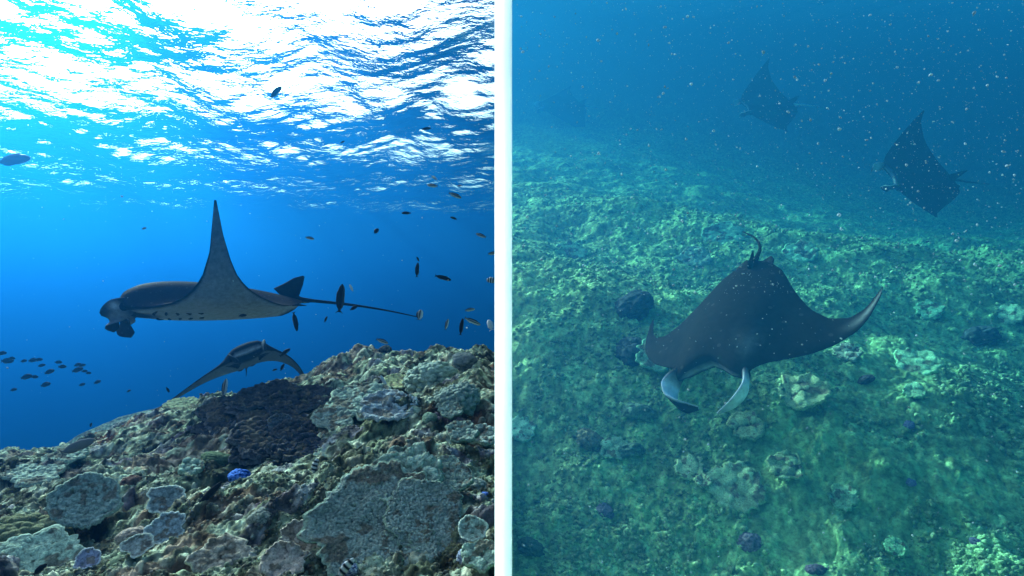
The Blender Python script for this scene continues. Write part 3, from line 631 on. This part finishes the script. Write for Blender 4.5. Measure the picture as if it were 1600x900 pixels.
for (px, py, r, lab, c, c2, sd) in [
    (1170, 842, 20, 'dark purple coral head at the bottom middle of the slope', (.10, .09, .12), (.19, .18, .22), 81),
    (945, 795, 17, 'purplish grey coral head on the lower left slope', (.08, .09, .13), (.16, .17, .22), 82),
    (925, 682, 30, 'brownish tufted coral head on the left of the slope', (.09, .11, .07), (.19, .21, .13), 83),
    (1000, 640, 34, 'green lumpy coral head left of the curled head fin', (.07, .14, .10), (.15, .27, .18), 84),
    (985, 700, 26, 'dull green coral mound below the lumpy one', (.06, .12, .09), (.13, .23, .16), 85),
    (1352, 590, 14, 'dark spiny looking coral head in the pale grey patch', (.03, .035, .045), (.08, .09, .10), 86),
    (1418, 662, 11, 'little violet coral head on the right of the slope', (.10, .11, .22), (.2, .22, .38), 87),
    (1422, 752, 10, 'small lilac coral head low on the right slope', (.12, .13, .22), (.24, .26, .38), 88),
    (1530, 848, 14, 'dim violet coral head near the lower right corner', (.06, .07, .12), (.12, .14, .2), 89),
    (830, 850, 26, 'dark green coral mound in the lower left of the slope', (.04, .08, .06), (.09, .16, .11), 90),
    (1275, 888, 18, 'dark violet brown coral head at the bottom edge of the slope', (.06, .05, .08), (.12, .1, .14), 91),
    (1525, 520, 34, 'dark weedy coral mound at the right of the slope', (.05, .075, .075), (.10, .14, .135), 92),
    (985, 470, 42, 'mound painted dark as the shadow of the black ray on its left', (.025, .04, .045), (.06, .085, .09), 93),  # dark colour stands in for the black ray's shadow on the slope
    (990, 540, 34, 'lower mound painted dark as ray shadow beside the left wing tip of the black ray', (.025, .04, .042), (.06, .085, .09), 94)]:  # lower part of the same painted ray shadow
    head_coral(lab, px, py, r, seed=sd, lump=.28, amp=.2, fine=.11, fineamp=.06, col=c, col2=c2, nr=36, na=90, sink=.3, tilt=25, squash=.6)

# ------------------------------------------------------------------ small growth that nobody could count
ICO = np.array([(0, 0, 1)] + [(math.cos(a) * .894, math.sin(a) * .894, .447) for a in np.arange(5) * 1.2566] + [(math.cos(a + .6283) * .894, math.sin(a + .6283) * .894, -.447) for a in np.arange(5) * 1.2566] + [(0, 0, -1)])
ICOF = np.array([(0, 1 + k, 1 + (k + 1) % 5) for k in range(5)] + [(1 + k, 6 + k, 1 + (k + 1) % 5) for k in range(5)] + [(1 + (k + 1) % 5, 6 + k, 6 + (k + 1) % 5) for k in range(5)] + [(11, 6 + (k + 1) % 5, 6 + k) for k in range(5)])
def scatter(name, pos, size, colr, mat, jitter=.35, flat=None, label=None):
    n = len(pos); v = ICO[None] * (1 + jitter * (rng.random((n, 12, 1)) - .5) * 2)
    sc = np.ones((n, 1, 3)); sc[:, 0, :] = rng.uniform(.7, 1.3, (n, 3))
    if flat is not None: sc[:, 0, 2] *= flat
    v = v * sc * size[:, None, None]
    a, b = rng.uniform(0, 6.28, n), rng.normal(0, .5, n)
    ca, sa, cb, sb = np.cos(a), np.sin(a), np.cos(b), np.sin(b)
    Rm = np.stack([np.stack([ca, -sa * cb, sa * sb], 1), np.stack([sa, ca * cb, -ca * sb], 1), np.stack([0 * a, sb, cb], 1)], 1)
    v = np.einsum('nij,nkj->nki', Rm, v) + pos[:, None, :]
    f = ICOF[None] + (np.arange(n) * 12)[:, None, None]
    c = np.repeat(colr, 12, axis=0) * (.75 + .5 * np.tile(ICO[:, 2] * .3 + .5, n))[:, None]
    o = mesh_np(name, v.reshape(-1, 3), f.reshape(-1, 3), mat, None, col=c)
    o['kind'] = 'stuff'
    if label: o['label'] = label
    return o
def on_reef(n, t0, t1, y0, y1):
    t = rng.uniform(t0, t1, n); y = 1 / rng.uniform(1 / y1, 1 / y0, n); x = t * y
    return np.stack([x, y, height(x, y)], 1)
def pick(pal, n):
    pal = np.array(pal); return pal[rng.integers(0, len(pal), n)] * rng.uniform(.6, 1.3, (n, 1))
p = on_reef(14000, -.86, -.012, 1.9, 7.2)
k = fbm(p * np.array([2.5, 2.5, 0]) + 4, 3, 300); p = p[k > .45]
def local(p):
    h, m = base_height(p[:, 0], p[:, 1]); det, *rest = reef_detail(p[:, 0], p[:, 1], m); return reef_colour(p[:, 0], p[:, 1], m, *rest)
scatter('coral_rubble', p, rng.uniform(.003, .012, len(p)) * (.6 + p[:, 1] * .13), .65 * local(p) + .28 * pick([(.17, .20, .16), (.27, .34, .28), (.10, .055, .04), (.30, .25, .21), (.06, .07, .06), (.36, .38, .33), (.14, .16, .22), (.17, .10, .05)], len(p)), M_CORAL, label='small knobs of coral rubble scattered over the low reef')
p = on_reef(14000, .012, .86, 2.4, 8.6)
k = fbm(p * np.array([1.6, 1.6, 0]) + 4, 3, 310); p = p[k > .46]
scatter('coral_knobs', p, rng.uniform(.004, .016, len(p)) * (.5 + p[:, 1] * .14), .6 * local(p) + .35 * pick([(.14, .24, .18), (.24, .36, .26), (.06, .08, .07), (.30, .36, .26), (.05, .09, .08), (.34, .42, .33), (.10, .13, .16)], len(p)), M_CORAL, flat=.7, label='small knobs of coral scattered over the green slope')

p = on_reef(9000, .012, .86, 2.4, 9.5)
k = fbm(p * np.array([1.3, 1.3, 0]) + 14, 3, 320); p = p[k > .42]
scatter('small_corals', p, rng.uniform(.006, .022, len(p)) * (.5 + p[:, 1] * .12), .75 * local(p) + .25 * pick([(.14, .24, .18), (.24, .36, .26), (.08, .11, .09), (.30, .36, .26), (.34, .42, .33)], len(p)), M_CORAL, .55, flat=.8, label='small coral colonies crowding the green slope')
# drifting particles
def drift(name, n, pxr, pyr, dr, smin, smax, label):
    px = rng.uniform(*pxr, n); py = rng.uniform(pyr[0], pyr[1], n); d = rng.uniform(dr[0] ** 1.5, dr[1] ** 1.5, n) ** (1 / 1.5)
    R = np.array([list(ray(a, b)) for a, b in zip(px, py)]) * d[:, None]
    s = smin + (smax - smin) * rng.random(n) ** 6
    return scatter(name, R, s, np.tile(np.array([.60, .72, .80]), (n, 1)) * rng.uniform(.5, 1.1, (n, 1)), M_SNOW, .3, label=label)
drift('drifting_particles', 17000, (806, 1700), (-60, 460), (1.0, 5.5), .0006, .0032, 'pale specks drifting in the murky water')
drift('drifting_particles', 1000, (806, 1700), (400, 960), (.9, 2.4), .0008, .0028, 'pale specks drifting in front of the green slope')
drift('drifting_particles', 420, (-80, 766), (150, 640), (1.5, 6), .0010, .0034, 'sparse pale specks drifting in the clear blue water')

# ------------------------------------------------------------------ fish
def fish_mesh(length, deep, pattern, bend=0.0):
    """x forward; body, tail and fins as one skin"""
    n, k = 18, 12; s = np.linspace(0, 1, n)
    hh = np.interp(s, [0, .04, .15, .35, .55, .75, .86, .90], [.10, .42, .82, 1.0, .95, .66, .34, .28])
    tail = smooth(.86, 1.0, s); hh = np.where(s > .88, .26 + .85 * tail, hh) * deep / 2
    ww = np.interp(s, [0, .04, .15, .4, .8, .9, 1], [.04, .22, .42, .5, .2, .06, .02]) * deep / 2 * 1.1
    a = np.arange(k) * 2 * math.pi / k
    X = np.repeat(.5 - s, k).reshape(n, k).copy(); Y = np.outer(ww, np.sin(a)); Z = np.outer(hh, np.cos(a))
    X[-1] += .10 * (1 - np.abs(np.cos(a)))                         # forked tail
    Z[:, 0] += smooth(.2, .32, s) * smooth(.86, .72, s) * .13 * deep; Z[:, k // 2] -= smooth(.5, .58, s) * smooth(.86, .74, s) * .12 * deep
    Y = Y + bend * (s ** 2)[:, None]
    v = np.stack([X, Y, Z], -1).reshape(-1, 3) * length
    S_, Zr = np.repeat(s, k), np.tile(np.cos(a), n)
    dark, white = np.array([.012, .014, .018]), np.array([.5, .54, .58])
    if pattern == 'stripe':
        w = np.maximum(smooth(-.35, -.55, Zr), ((Zr > .45) & (Zr < .8)) * .55) * (S_ < .9)
    elif pattern == 'band':
        w = (np.sin(S_ * 26) > .0) * 1.0 * .8
    elif pattern == 'pale':
        w = np.full(len(S_), .9)
    elif pattern == 'grey':
        w = np.full(len(S_), .22)
    else:
        w = smooth(-.7, -1.0, Zr) * .15
    c = dark * (1 - w[:, None]) + white * w[:, None]
    f = np.vstack([grid_faces(n, k, True), [[0, j, j + 1, j + 2] for j in range(1, k - 2, 2)]])
    return v, f, c
FC = {}
def fish(label, px, py, lpx, ang, d=4.5, deep=.24, pattern='stripe', yaw=20, group=None):
    L = lpx * d / FPX / math.cos(math.radians(yaw)); key = (deep, pattern)
    if key not in FC:
        vv, ff, cc = fish_mesh(1.0, deep, pattern, .05); o = mesh_np('fish', vv, ff, M_FISH, None, col=cc); FC[key] = o
    else:
        o = FC[key].copy(); COL.objects.link(o)
    r = math.radians(ang); yw = math.radians(yaw)
    head = (CR * math.cos(r) + CU * math.sin(r)) * math.cos(yw) + CF * math.sin(yw)
    up = CU * math.cos(r) - CR * math.sin(r)
    if up.z < -.2: up = -up
    side = up.cross(head).normalized(); up = head.cross(side)
    c = at(px, py, d)
    o.matrix_world = Matrix(((head.x * L, side.x * L, up.x * L, c.x), (head.y * L, side.y * L, up.y * L, c.y), (head.z * L, side.z * L, up.z * L, c.z), (0, 0, 0, 1)))
    if 'group' in o: del o['group']
    tag(o, label, 'fish', group)
    return o
SW = 'slim reef fish in open water'
for a in [
    ('large dark slim fish hanging head up across the tail of the big ray', 532, 467, 47, 84, 4.6, .25, 'dark', 5),
    ('pale little fish right of the one hanging across the ray tail', 549, 450, 13, 118, 4.6, .26, 'pale', 10),
    ('small dark fish touching the middle of the ray tail', 553, 481, 13, 30, 4.9, .36, 'dark', 20),
    ('tiny dark fish below the root of the ray tail', 509, 499, 10, 70, 5.2, .3, 'dark', 20),
    ('stubby dark fish at the very end of the ray tail', 656, 492, 16, 82, 4.9, .5, 'stripe', 30),
    ('slim fish hanging below the back edge of the big ray', 461, 502, 32, -80, 5.0, .22, 'dark', 5),
    ('small fish under the belly of the big ray', 379, 493, 12, 5, 5.3, .34, 'dark', 10),
    ('striped fish heading left at the top of the right hand group', 676, 290, 19, 170, 4.2, .24, 'stripe', 15),
    ('pale little fish above the striped fish at the top of the right hand group', 679, 278, 11, 145, 4.4, .3, 'pale', 10),
    ('striped fish angled down to the right near the post high up', 711, 305, 21, -22, 4.2, .26, 'stripe', 15),
    ('faint tiny fish between the two upper striped fish and the post', 718, 290, 8, 10, 6.5, .3, 'grey', 10),
    ('dark slim fish swimming level above the middle of the blue water', 635, 333, 16, 178, 4.8, .26, 'dark', 10),
    ('faint small fish below the angled striped fish', 709, 341, 12, 160, 5.5, .28, 'dark', 10),
    ('short deep bodied dark fish alone above the ray tail', 588, 361, 10, 55, 5.0, .55, 'dark', 20),
    ('small dark fish with pale belly near the post at mid height', 752, 368, 18, 160, 4.4, .26, 'stripe', 10),
    ('striped fish half hidden by the post higher up', 769, 396, 14, 5, 4.2, .34, 'stripe', 10),
    ('banded fish half hidden by the post lower down', 768, 438, 16, 175, 4.2, .5, 'band', 10),
    ('tiny dark fish just above the upright one in the open blue', 653, 405, 9, 120, 5.0, .3, 'dark', 10),
    ('dark fish standing upright on its tail in the open blue', 652, 422, 24, 86, 4.7, .24, 'dark', 5),
    ('dark slim fish angled down right of the upright one', 692, 434, 27, -16, 4.4, .22, 'dark', 10),
    ('small black and white fish above the group by the post', 734, 484, 16, 8, 4.4, .28, 'stripe', 15),
    ('slim upright fish left in the group by the post', 698, 507, 18, 75, 4.4, .25, 'stripe', 10),
    ('slim upright dark fish in the middle of the group by the post', 721, 511, 28, 82, 4.4, .20, 'dark', 5),
    ('striped fish sloping down to the right in the group by the post', 738, 502, 28, -24, 4.3, .22, 'stripe', 10),
    ('pale blue fish beside the post below the group', 766, 508, 18, 110, 4.0, .42, 'pale', 25),
    ('black and white fish just above the reef crest', 597, 533, 20, -22, 5.4, .28, 'stripe', 10),
    ('small fish alone below the rippled surface in the middle', 484, 372, 13, -12, 5.2, .30, 'stripe', 20),
    ('tiny fish alone left of the raised wing tip', 225, 357, 7, 20, 5.6, .4, 'stripe', 20),
    ('dark fish silhouetted against the bright rippled surface', 431, 144, 25, 50, 7.0, .34, 'dark', 10),
    ('small dark fish just below the ripples at the upper right', 666, 201, 15, 8, 6.0, .26, 'dark', 10),
    ('tiny fish below the ripples left of the open blue', 535, 222, 8, 30, 6.5, .3, 'dark', 10),
    ('dark fish nosing up beside the second ray', 445, 551, 20, 38, 6.8, .28, 'dark', 10),
    ('small dark fish at the wing tip of the second ray', 441, 574, 13, 65, 7.0, .32, 'dark', 10),
    ('tiny dark fish under the wing tip of the second ray', 429, 578, 8, 20, 7.0, .34, 'dark', 10),
    ('striped fish standing upright above the dark table corals', 351, 606, 28, 86, 5.0, .28, 'stripe', 15),
    ('small dark fish under the long drooping wing of the second ray', 262, 609, 10, -65, 7.2, .36, 'dark', 10),
    ('dark fish of the pair hovering over the pale ledge', 592, 602, 22, 62, 4.8, .26, 'dark', 5),
    ('pale fish of the pair hovering over the pale ledge', 600, 597, 24, 118, 4.8, .22, 'pale', 5),
    ('long dark fish gliding low over the leaf corals', 325, 776, 62, 47, 2.75, .17, 'dark', 5),
    ('black and white banded fish in front of the dark hollow', 492, 729, 26, 74, 3.2, .32, 'band', 10),
    ('banded fish at the bottom edge over the foreground plate', 540, 888, 40, 48, 1.95, .28, 'band', 10),
    ('grey fish hovering over the left shoulder of the reef', 120, 698, 56, 22, 4.2, .24, 'grey', 10),
    ('dark fish in the bottom left corner of the reef', 62, 890, 22, 40, 2.1, .36, 'dark', 20),
    ('small dark fish over the dark table corals', 458, 640, 14, 150, 4.6, .28, 'dark', 10),
    ('small dark fish over the right end of the dark table corals', 513, 665, 17, 50, 4.0, .26, 'dark', 10),
    ('tiny dark fish in the haze above the far reef', 142, 664, 7, 80, 8.0, .5, 'dark', 10),
    ('tiny lone fish between the school and the second ray', 201, 611, 7, 30, 9.0, .4, 'dark', 10),
    ('long shadowy fish near the surface at the left edge', 20, 250, 50, 10, 11.0, .30, 'grey', 10),
    ('tiny orange fish above the right of the green slope', 1448, 378, 9, 20, 6.0, .3, 'grey', 10),
    ('tiny pale fish on the left of the green slope', 955, 364, 7, 60, 5.5, .4, 'pale', 10),
    ('tiny blue fish at the bottom of the green slope', 1012, 894, 7, 70, 3.0, .4, 'pale', 10)]:
    fish(a[0], *a[1:5], d=a[5], deep=a[6], pattern=a[7], yaw=a[8])
for px, py, l in [(3, 552, 12), (11, 564, 18), (18, 560, 11), (37, 564, 10), (51, 563, 14), (60, 562, 10), (65, 571, 9), (91, 566, 11), (97, 573, 12), (77, 581, 14), (41, 589, 16), (54, 589, 11), (71, 601, 15), (21, 609, 10), (121, 570, 11), (128, 571, 9), (121, 578, 14), (132, 580, 8), (138, 583, 9), (128, 601, 9), (152, 597, 10)]:
    fish('small dark fish of the distant school at the far left', px, py, l, -168 + 180 + random.uniform(-14, 14), d=random.uniform(10, 13), deep=.42, pattern='dark', yaw=random.uniform(5, 30), group='distant school of fish')
